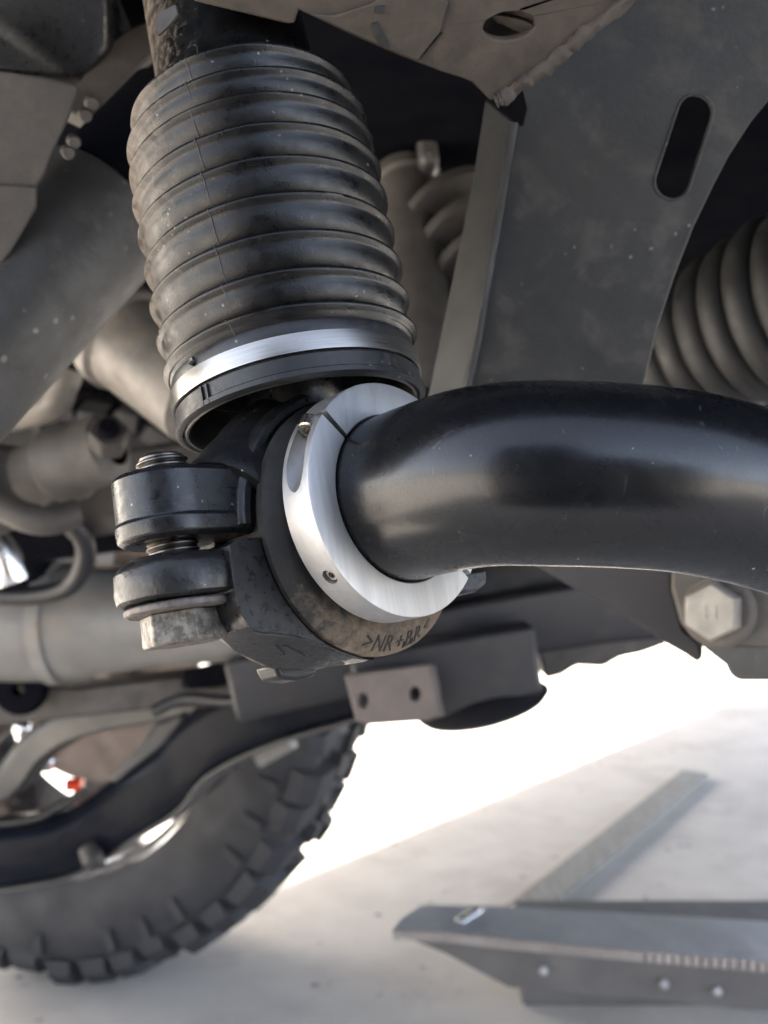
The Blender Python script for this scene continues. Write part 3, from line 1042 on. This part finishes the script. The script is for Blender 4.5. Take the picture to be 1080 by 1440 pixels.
# silver flared pipe
p0, p1 = P(70, 400, 0.66), P(300, 570, 0.60)
Mp = frame(p0, (p1 - p0).normalized())
lp = (p1 - p0).length
bm = NB()
lathe(bm, [(0.020, -0.02), (0.026, 0.0), (0.030, lp * 0.3), (0.030, lp * 0.42), (0.0345, lp * 0.44), (0.0345, lp * 0.5), (0.031, lp * 0.52), (0.031, lp * 0.95), (0.02, lp)], Mp, n=48)
obj("pale_pipe", bm, M_beige, M=Mp, label="cream coloured pipe with a swaged collar half hidden by the ribbed boot", cat="pipe")

# tie rod, knuckle and nut in the blurred middle
k0, k1 = P(-60, 705, 0.72), P(235, 600, 0.66)
Mk = frame(k0, (k1 - k0).normalized())
lk = (k1 - k0).length
tie = thing("tie_rod_end", "dusty brown tie rod end with a hex nut beside the black bolt boss", "tie rod", Mk)
bm = NB()
lathe(bm, [(0.010, -0.02), (0.030, 0.0), (0.034, 0.016), (0.032, 0.040), (0.025, 0.058), (0.021, 0.066)], Mk, n=44, caps=True)
obj("swivel_cup", bm, M_brownm, tie)
bm = NB()
lathe(bm, [(0.021, 0.060), (0.022, 0.085), (0.0265, 0.090), (0.0275, 0.104), (0.024, 0.112), (0.024, 0.135), (0.014, 0.14)], Mk, n=44)
obj("rod_sleeve", bm, M_tan, tie)
bm = NB()
hm = frame(P(152, 618, 0.645), V((0.25, -0.8, 0.5)))
prism(bm, hexagon(0.0135, 0.3), hm, -0.006, 0.010)
obj("hex_nut", bm, M_brownm, tie, bevel=0.002)
bm = NB()
lathe(bm, [(0.001, 0.016), (0.006, 0.016), (0.007, 0.013), (0.007, 0.0)], hm, n=20)
obj("stud", bm, M_dark, tie)
bm = NB()
sweep(bm, spline([P(-80, 600, 0.8), P(60, 575, 0.75), P(85, 545, 0.74), P(96, 520, 0.74)], 5), 0.012, n=16)
obj("hose_elbow", bm, M_beige, tie)
bm = NB()
sweep(bm, spline([P(-60, 668, 0.66), P(10, 715, 0.66), P(60, 732, 0.66), P(110, 722, 0.67)], 5), 0.010, n=16)
obj("lower_rim", bm, M_brownm, tie)

beam = thing("dark_stay_beam", "dark rusty beam passing behind the black bolt boss", "beam", P(200, 720, 0.85))
bm = NB()
sweep(bm, [P(90, 705, 0.85), P(420, 650, 0.85)], 0.034, prof=[(-0.5, -1), (0.5, -1), (0.5, 1), (-0.5, 1)], up=V((0, 0, 1)))
obj("upper_rail", bm, M_brownm, beam, bevel=0.006)
bm = NB()
sweep(bm, [P(-60, 775, 0.9), P(420, 710, 0.9)], 0.02, prof=[(-0.5, -1), (0.5, -1), (0.5, 1), (-0.5, 1)], up=V((0, 0, 1)))
obj("lower_rail", bm, M_dark, beam, bevel=0.006)

hose = spline([P(-40, 640, 0.80), P(30, 668, 0.80), P(88, 720, 0.81), P(120, 770, 0.83), P(100, 822, 0.85), P(40, 838, 0.86), P(-40, 835, 0.86)], 6)
bm = NB()
sweep(bm, hose, 0.0085, n=12)
obj("brake_hose", bm, M_rub, M=P(88, 720, 0.81), label="slim black hose looping down over the pale grey axle tube", cat="hose")
bm = NB()
sweep(bm, spline([P(215, 1000, 0.96), P(260, 982, 0.96), P(330, 985, 0.95), P(400, 962, 0.94), P(470, 948, 0.92)], 6), 0.006, n=10)
obj("wiring_loom", bm, M_rub, M=P(330, 985, 0.95), label="thin black wiring loom running along the brownish frame rail", cat="cable")
# axle tube
ax0, ax1 = P(-120, 885, 0.98), P(620, 850, 0.92)
Ma = frame(ax0, (ax1 - ax0).normalized())
la = (ax1 - ax0).length
axle = thing("axle_tube", "pale grey axle tube running behind the hex bolt head", "axle tube", Ma)
bm = NB()
lathe(bm, [(0.03, 0), (0.056, 0.0), (0.056, la * 0.34), (0.052, la * 0.36), (0.046, la * 0.48), (0.043, la * 0.9), (0.03, la)], Ma, n=48)
obj("tube", bm, M_axle, axle)
bm = NB()
lathe(bm, [(0.054, la * 0.27), (0.060, la * 0.275), (0.060, la * 0.30), (0.054, la * 0.305)], Ma, n=48)
obj("weld_ring", bm, M_axle, axle)
bm = NB()
box(bm, None, 0.05, 0.03, 0.07, frame(P(30, 775, 0.93), V((0.2, -0.2, 1))))
obj("spring_perch", bm, M_dark, axle, bevel=0.008)

# bright brake line fitting at the far edge
bm = NB()
lathe(bm, [(0.002, -0.02), (0.014, -0.02), (0.016, 0.0), (0.010, 0.022), (0.006, 0.03)], frame(P(5, 785, 0.8), V((-0.3, -0.2, 1))), n=24, caps=True)
obj("grease_cap", bm, M_rim, M=P(5, 785, 0.8), label="small shiny metal cap above the pale grey axle tube", cat="cap")

# ------------------------------------------------------------------ beam across the lower middle with the two-hole plate
lb = thing("lower_cross_beam", "dark lower cross beam carrying a mauve plate with two holes", "cross beam", P(600, 930, 0.85))
bm = NB()
pth = [P(330, 965, 0.92), P(480, 930, 0.92), P(620, 895, 0.92), P(760, 868, 0.92), P(900, 850, 0.92), P(1150, 838, 0.92)]
sweep(bm, spline(pth, 4), 0.03, prof=[(-0.8, -1.0), (0.8, -1.0), (1.0, -0.6), (1.0, 0.9), (-1.0, 0.9), (-1.0, -0.6)], up=V((0, 0, 1)))
obj("beam_tube", bm, M_mid, lb, bevel=0.004)
bm = NB()
pth = [P(470, 895, 1.0), P(620, 850, 1.0), P(740, 812, 1.0), P(900, 790, 1.0), P(1150, 775, 1.0)]
sweep(bm, spline(pth, 4), 0.035, n=16)
obj("upper_tube", bm, M_brownm, lb)
bm = NB()
mz = V((-0.12, -0.99, 0.02)).normalized()
mo = P(550, 980, 0.80)
mp_ = lambda x, y: on_plane(x, y, mo, mz)
slab(bm, [mp_(x, y) for x, y in ((484, 950), (604, 934), (618, 1006), (604, 1014), (516, 1020), (500, 1012))], -mz * 0.012,
     [[mp_(x, y) for x, y in ellipse_px(511, 985, 7, 10, 0, 16)], [mp_(x, y) for x, y in ellipse_px(584, 976, 7.5, 10, 0, 16)]])
obj("two_hole_plate", bm, M_mauve, lb, bevel=0.002)
bm = NB()
slab(bm, [P(x, y, 0.83) for x, y in ((492, 930), (600, 905), (752, 880), (764, 975), (640, 1010), (610, 1012), (500, 1006))], V((0.0, 0.05, 0)))
obj("mount_block", bm, M_mid, lb, bevel=0.004)
bm = NB()
wq = spline([P(606, 936, 0.812), P(613, 975, 0.812), P(620, 1006, 0.814)], 8)
sweep(bm, wq, 0.0035, n=8)
displace(bm, 0.0012, 140)
obj("weld_seam", bm, M_mauve, lb)
bm = NB()
dn = V((-0.26, -0.10, 1)).normalized()
dm = frame(P(680, 990, 0.86), dn)
lathe(bm, [(0.001, -0.010), (0.034, -0.010), (0.054, -0.003), (0.058, 0.001), (0.054, 0.004), (0.03, 0.012), (0.001, 0.012)], dm, n=48)
obj("spring_seat_disc", bm, M_mid, lb)
bm = NB()
slab(bm, [P(x, y, 0.9) for x, y in ((752, 900), (850, 868), (905, 860), (940, 905), (905, 918), (872, 925), (850, 938), (812, 936), (790, 950), (768, 955))], V((0.0, 0.05, 0)))
obj("end_web", bm, M_brownm, lb, bevel=0.003)

# ------------------------------------------------------------------ bolted bracket at the side
rb_ = thing("bolted_bracket", "dark hanging bracket with a pale hex bolt beneath the sway bar", "bracket", P(1000, 860, 0.46))
bn = V((-0.3, -0.94, -0.1)).normalized()
bo = P(1000, 860, 0.45)
bp_ = lambda x, y: on_plane(x, y, bo, bn)
bm = NB()
slab(bm, [bp_(x, y) for x, y in ((945, 740), (1300, 740), (1300, 935), (1080, 930), (985, 905), (958, 880), (944, 830))], -bn * 0.02)
obj("hanger_plate", bm, M_plate, rb_, bevel=0.002)
bm = NB()
slab(bm, [bp_(x, y) - bn * 0.004 for x, y in ((690, 760), (950, 740), (948, 830), (962, 885), (985, 905), (990, 925), (982, 937), (965, 925), (930, 905), (880, 872), (790, 822))], -bn * 0.012)
obj("side_arm", bm, M_mid, rb_, bevel=0.002)
bm = NB()
slab(bm, [bp_(x, y) + bn * 0.001 for x, y in ((985, 906), (1300, 915), (1300, 965), (1080, 957), (1040, 957), (1028, 950), (1020, 934), (1002, 920))], -bn * 0.03)
obj("bottom_flange", bm, M_pipe, rb_, bevel=0.003)
hm = frame(bp_(1010, 857) + bn * 0.001, (bn + V((-0.35, 0, 0.1))).normalized())
bm = NB()
lathe(bm, [(0.004, 0.0), (0.017, 0.0), (0.0172, 0.001), (0.015, 0.004), (0.005, 0.0045)], hm, n=40)
obj("bolt_flange", bm, M_plate, rb_)
bm = NB()
hexs = hexagon(0.0132, 0.5)
loft(bm, [[hm @ V((x, y, 0.004)) for x, y in hexs], [hm @ V((x, y, 0.0115)) for x, y in hexs], [hm @ V((x * 0.93, y * 0.93, 0.0125)) for x, y in hexs]])
hb = obj("bolt_head", bm, M_boltgrey, rb_, bevel=0.001)
bm = NB()
for (x, y, sx, sy) in ((-0.0022, 0, 0.0009, 0.006), (0.0022, 0, 0.0009, 0.006), (0, 0, 0.0036, 0.0009)):
    box(bm, None, sx, sy, 0.0006, hm @ Matrix.Translation(V((x, y, 0.0127))))
obj("head_mark", bm, M_boltgrey, hb)

# ------------------------------------------------------------------ wheel on the far side
wheel = thing("wheel", "off-road wheel with knobbly black tyre standing on the concrete", "wheel", MW)
RW = 0.394
hw = 0.125
tp = [(0.250, hw - 0.02), (0.254, hw - 0.004), (0.272, hw + 0.006), (0.31, hw + 0.010), (0.345, hw + 0.004), (0.365, hw - 0.008), (0.377, hw - 0.022), (0.380, 0.0), (0.377, -hw + 0.022), (0.365, -hw + 0.008), (0.345, -hw - 0.004), (0.30, -hw - 0.01), (0.254, -hw + 0.004), (0.250, -hw + 0.02)]
bm = NB()
lathe(bm, tp, MW, n=96, closed=True)
tyre = obj("tyre", bm, M_tyre, wheel)
bm = NB()
for (ra, rb2, n_) in ((0.316, 0.345, 40),):
    for i in range(n_):
        a = 2 * math.pi * i / n_
        if random.random() < 0.35:
            continue
        Mr = MW @ Matrix.Rotation(a, 4, 'Z')
        zz = hw + (0.0095 if ra > 0.3 else 0.0075)
        box(bm, None, rb2 - ra, 0.012, 0.006, Mr @ Matrix.Translation(V(((ra + rb2) / 2, 0, zz))))
o = obj("sidewall_rib", bm, M_tyre, wheel)
o['kind'] = 'stuff'
# tread blocks: one mesh for shoulder blocks, one for centre blocks
def block_mesh(name, M, loopA, loopB):
    bm = NB()
    loft(bm, [loopA, loopB])
    return bm
NBK = 46
def tread(a, flip, kind, me_cache={}):
    rot = MW @ Matrix.Rotation(a, 4, 'Z')
    key = (kind, flip)
    if key not in me_cache:
        bm = NB()
        I = Matrix.Identity(4)
        if kind == 'shoulder':
            s = 1 if flip else -1
            r0 = [V((0.352, -0.023, s * (hw + 0.004))), V((0.352, 0.016, s * (hw + 0.004))), V((0.372, 0.022, s * (hw - 0.062))), V((0.372, -0.016, s * (hw - 0.062)))]
            r1 = [V((0.372, -0.020, s * (hw + 0.004))), V((0.372, 0.013, s * (hw + 0.004))), V((0.3945, 0.019, s * (hw - 0.058))), V((0.3945, -0.013, s * (hw - 0.058)))]
            r15 = [V((0.389, -0.020, s * (hw - 0.012))), V((0.389, 0.013, s * (hw - 0.012))), V((0.3945, 0.019, s * (hw - 0.057))), V((0.3945, -0.013, s * (hw - 0.057)))]
            loft(bm, [r0, r1, r15])
        else:
            s = 1 if flip else -1
            q_ = [(-0.024, s * 0.004), (0.010, s * 0.012), (0.024, s * 0.046), (-0.012, s * 0.050)]
            loft(bm, [[V((0.374, x, z)) for x, z in q_], [V((0.3945, x * 0.9, z)) for x, z in q_]])
        bmesh.ops.recalc_face_normals(bm, faces=bm.faces[:])
        me = bpy.data.meshes.new("tread_block")
        bm.to_mesh(me)
        bm.free()
        me.materials.append(M_tyre)
        me_cache[key] = me
    o = bpy.data.objects.new("tread_block", me_cache[key])
    COL.objects.link(o)
    o.parent = tyre
    o.matrix_local = Matrix.Rotation(a + random.uniform(-0.018, 0.018), 4, 'Z') @ Matrix.Diagonal((random.uniform(0.975, 1.012), random.uniform(0.8, 1.15), 1.0, 1.0))
    return o
for i in range(NBK):
    a = 2 * math.pi * i / NBK
    tread(a, True, 'shoulder')
    tread(a + 0.06, False, 'shoulder')
    tread(a + 0.02, True, 'centre')
    tread(a + 0.09, False, 'centre')
bm = NB()
lathe(bm, [(0.254, hw - 0.004), (0.250, hw - 0.012), (0.242, hw - 0.02), (0.238, hw - 0.05), (0.230, -0.04), (0.233, -hw + 0.02), (0.248, -hw + 0.006), (0.254, -hw + 0.012)], MW, n=80)
rimo = obj("rim_barrel", bm, M_rim, wheel)
for i in range(6):
    a = 2 * math.pi * i / 6 + 0.35
    bm = NB()
    Mr = MW @ Matrix.Rotation(a, 4, 'Z')
    loft(bm, [[Mr @ V((x, y, z)) for y, z in ((-0.034 - x * 0.03, -0.075), (0.034 + x * 0.03, -0.075), (0.034 + x * 0.03, -0.10), (-0.034 - x * 0.03, -0.10))] for x in (0.05, 0.13, 0.232)])
    obj("spoke", bm, M_hub, wheel, bevel=0.006)
bm = NB()
lathe(bm, [(0.001, 0.05), (0.055, 0.05), (0.065, 0.03), (0.065, 0.0), (0.155, 0.0), (0.155, -0.025), (0.09, -0.03), (0.08, -0.11), (0.001, -0.11)], MW, n=56)
obj("hub", bm, M_hub, wheel)
bm = NB()
lathe(bm, [(0.10, 0.02), (0.165, 0.02), (0.165, -0.04), (0.10, -0.04)], MW, n=20, a0=R(95), a1=R(165), closed=True)
obj("brake_caliper", bm, M_hub, wheel, bevel=0.006)
for (x, y) in ((30, 1023), (62, 1070)):  # shiny beads added to imitate bright gaps through the wheel
    bm = NB()
    fs = frame(P(x, y, 1.30), V((-0.55, -0.7, 0.45)))
    lathe(bm, [(0.001, 0.010), (0.008, 0.008), (0.013, 0.002), (0.014, -0.004), (0.012, -0.012)], fs, n=20)
    obj("bright_gap_bead", bm, M_rim, wheel)
bm = NB()
sweep(bm, [P(94, 1104, 1.3), P(116, 1103, 1.3)], 0.009, n=12)
obj("red_cap", bm, M_red, wheel)

# ------------------------------------------------------------------ control arm in front of the wheel
arm = thing("control_arm", "glossy black pressed steel control arm crossing in front of the tyre", "control arm", P(150, 1150, 1.1))
pth = spline([P(-160, 1205, 1.12), P(-20, 1196, 1.11), P(60, 1186, 1.10), P(130, 1166, 1.10), P(200, 1122, 1.09), P(262, 1082, 1.07), P(303, 1034, 1.05), P(388, 990, 1.02), P(500, 955, 1.0)], 6)
bm = NB()
sweep(bm, pth, 0.033, prof=[(-0.9, -0.95), (-0.6, -1.05), (0.6, -1.05), (0.9, -0.95), (1.0, -0.5), (1.0, 0.55), (0.7, 0.95), (0.2, 1.05), (-0.4, 1.0), (-0.9, 0.7), (-1.0, 0.2), (-1.0, -0.5)], up=V((0, 0, 1)))
displace(bm, 0.004, 18)
obj("arm_shell", bm, M_arm, arm, bevel=0.004)
bm = NB()
lo = [p + V((0.003, -0.024, -0.034)) for p in pth]
sweep(bm, lo, 0.005, prof=[(-2.6, -0.5), (2.2, -0.5), (2.2, 0.5), (-2.6, 0.5)], up=V((0, 0, 1)))
obj("bottom_rim", bm, M_armgrey, arm, bevel=0.002)
bm = NB()
j = pth[20]
sweep(bm, [P(122, 1192, 1.055), P(130, 1206, 1.050), P(140, 1216, 1.055)], [0.008, 0.013, 0.008], n=12)
displace(bm, 0.003, 60)
obj("weld_joint", bm, M_brownm, arm)
bm = NB()
sweep(bm, spline([P(-140, 1130, 1.16), P(0, 1105, 1.15), P(60, 1045, 1.14), P(130, 1008, 1.12), P(250, 985, 1.1), P(420, 950, 1.06)], 6), 0.022, prof=[(-0.9, -0.8), (0.9, -0.8), (1.0, 0.5), (0.6, 0.9), (-0.6, 0.9), (-1.0, 0.5)], up=V((0, 0, 1)))
obj("upper_link", bm, M_armgrey, arm, bevel=0.003)
bm = NB()
slab(bm, [P(x, y, 1.07) for x, y in ((150, 1098), (190, 1060), (215, 1020), (262, 1000), (248, 1040), (205, 1082), (165, 1105))], V((0.006, 0.03, 0.0)))
obj("gusset", bm, M_armgrey, arm, bevel=0.004)
bm = NB()
sweep(bm, [P(360, 1062, 1.06), P(408, 1035, 1.05)], 0.020, prof=[(-0.6, -0.7), (0.6, -0.7), (0.6, 0.7), (-0.6, 0.7)], up=V((0, 0, 1)))
obj("stop_tab", bm, M_axle, arm, bevel=0.004)
bm = NB()
sweep(bm, spline([P(-80, 1165, 1.04), P(40, 1152, 1.04), P(80, 1135, 1.04), P(122, 1110, 1.04)], 5), 0.0045, n=10)
obj("brake_line", bm, M_black, arm)
# frame rail just above the arm
bm = NB()
slab(bm, [P(x, y, 1.0) for x, y in ((-80, 948), (100, 968), (260, 950), (262, 966), (300, 965), (335, 958), (335, 935), (480, 925), (480, 960), (380, 990), (200, 1000), (60, 1015), (-80, 1030))], V((0, 0.06, 0)))
rail = thing("frame_rail", "brownish frame rail with a dark plate as the shade of a cut-out, below the pale axle tube", "frame rail", P(200, 970, 1.0))
obj("rail_web", bm, M_brownm, rail, bevel=0.004)
bm = NB()
slab(bm, [P(x, y, 0.985) for x, y in ((258, 944), (330, 926), (336, 930), (336, 958), (268, 970), (262, 962))], V((0, 0.01, 0)))  # dark plate filling the notch, stands in for the shade inside
obj("cut_out_shade", bm, M_dark, rail)
bm = NB()
lathe(bm, [(0.006, -0.02), (0.022, -0.02), (0.026, 0.0), (0.022, 0.02), (0.006, 0.02)], frame(P(30, 968, 0.97), V((0.2, -1, 0.1))), n=28, closed=True)
obj("bush_eye", bm, M_dark, rail)

# ------------------------------------------------------------------ things on the concrete
bd = thing("wooden_board", "long narrow grey board lying on the concrete behind the steel channel", "board", V((0.6, 2.1, 0)))
g = lambda x, y, z=0.0: CAMO + ray(x, y) * ((z - H) / ray(x, y).z)
bm = NB()
pa, pb = g(742, 1285), g(978, 1092)
dr = (pb - pa).normalized()
sweep(bm, [pa - dr * 0.1 + V((0, 0, 0.018)), pb + V((0, 0, 0.018))], 0.018, prof=[(-1.9, -0.98), (1.9, -0.98), (1.9, -0.25), (-1.9, -0.25)], up=V((0, 0, 1)))
obj("plank", bm, M_rod, bd, bevel=0.003)

ch = thing("steel_channel", "grey steel channel with a serrated bright lip raised off the concrete", "steel channel", V((0.4, 1.15, 0.1)))
c_l0 = P(553, 1306, 1.14)
top = [P(560, 1298, 1.15), P(590, 1272, 1.24), P(700, 1272, 1.245), P(900, 1284, 1.22), P(1180, 1300, 1.19), P(1180, 1352, 1.10), P(900, 1332, 1.13), P(690, 1314, 1.15), P(556, 1304, 1.145)]
zt = 0.172
top = [V((p.x, p.y, 0.0)) for p in top]
def gz(x, y, z):
    return CAMO + ray(x, y) * ((z - H) / ray(x, y).z)
ZT = 0.15
tl = [gz(x, y, ZT) for x, y in ((552, 1306), (564, 1290), (592, 1271), (700, 1273), (900, 1284), (1200, 1302), (1200, 1360), (900, 1335), (720, 1319), (620, 1308))]
bm = NB()
slab(bm, tl, V((0, 0, -0.006)))
obj("top_flange", bm, M_ramp, ch, bevel=0.002)
fe_ = [gz(x, y, ZT) for x, y in ((552, 1306), (620, 1308), (720, 1319), (900, 1335), (1200, 1360))]
bm = NB()
NT = 90
def fpt(k):
    s = k * (len(fe_) - 1)
    i = min(int(s), len(fe_) - 2)
    return fe_[i].lerp(fe_[i + 1], s - i)
for i in range(NT):
    p = fpt((i + 0.5) / NT)
    wid = (fpt((i + 1) / NT) - fpt(i / NT)).length
    t_ = (fpt((i + 0.6) / NT) - fpt((i + 0.4) / NT)).normalized()
    box(bm, None, wid * 0.7, 0.006, 0.012, frame(p + V((0, -0.003, -0.006)), V((0, 0, 1)), t_))
o = obj("serrated_lip", bm, M_lip, ch)
o['kind'] = 'stuff'
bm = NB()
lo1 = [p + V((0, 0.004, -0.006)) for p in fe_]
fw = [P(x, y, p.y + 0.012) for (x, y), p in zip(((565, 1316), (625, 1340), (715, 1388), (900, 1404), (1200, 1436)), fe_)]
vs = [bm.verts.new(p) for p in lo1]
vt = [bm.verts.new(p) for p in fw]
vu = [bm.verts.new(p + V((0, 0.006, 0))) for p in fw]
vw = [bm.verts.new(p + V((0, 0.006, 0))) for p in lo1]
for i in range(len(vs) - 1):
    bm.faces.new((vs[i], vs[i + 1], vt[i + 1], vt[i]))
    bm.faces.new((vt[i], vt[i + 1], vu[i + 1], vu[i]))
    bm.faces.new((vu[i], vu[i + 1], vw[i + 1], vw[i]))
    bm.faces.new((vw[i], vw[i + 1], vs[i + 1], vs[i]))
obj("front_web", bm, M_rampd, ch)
for (x, y) in ((765, 1365), (935, 1384), (1010, 1394)):
    k = (x - 556) / 644
    bm = NB()
    p = P(x, y, gz(x, 1308 + (x - 552) * 0.08, ZT).y + 0.001)
    lathe(bm, [(0.001, 0.002), (0.004, 0.0016), (0.0055, 0.0), (0.005, -0.004)], frame(p + V((0, 0.0, 0)), V((0.1, -0.9, 0.35))), n=16, caps=True)
    obj("rivet", bm, M_ramp, ch)
bm = NB()
box(bm, None, 0.05, 0.014, 0.006, frame(gz(660, 1291, ZT) + V((0, 0, 0.003)), V((0, 0, 1)), V((0.6, 0.8, 0))))
obj("latch", bm, M_rim, ch, bevel=0.002)
bm = NB()
box(bm, None, 0.50, 0.12, 0.10, Matrix.Translation(V((0.44, 1.43, 0.05))))  # block added behind the channel only to make shade on the floor
obj("shade_block", bm, M_shade_block, ch, bevel=0.004)

clean()
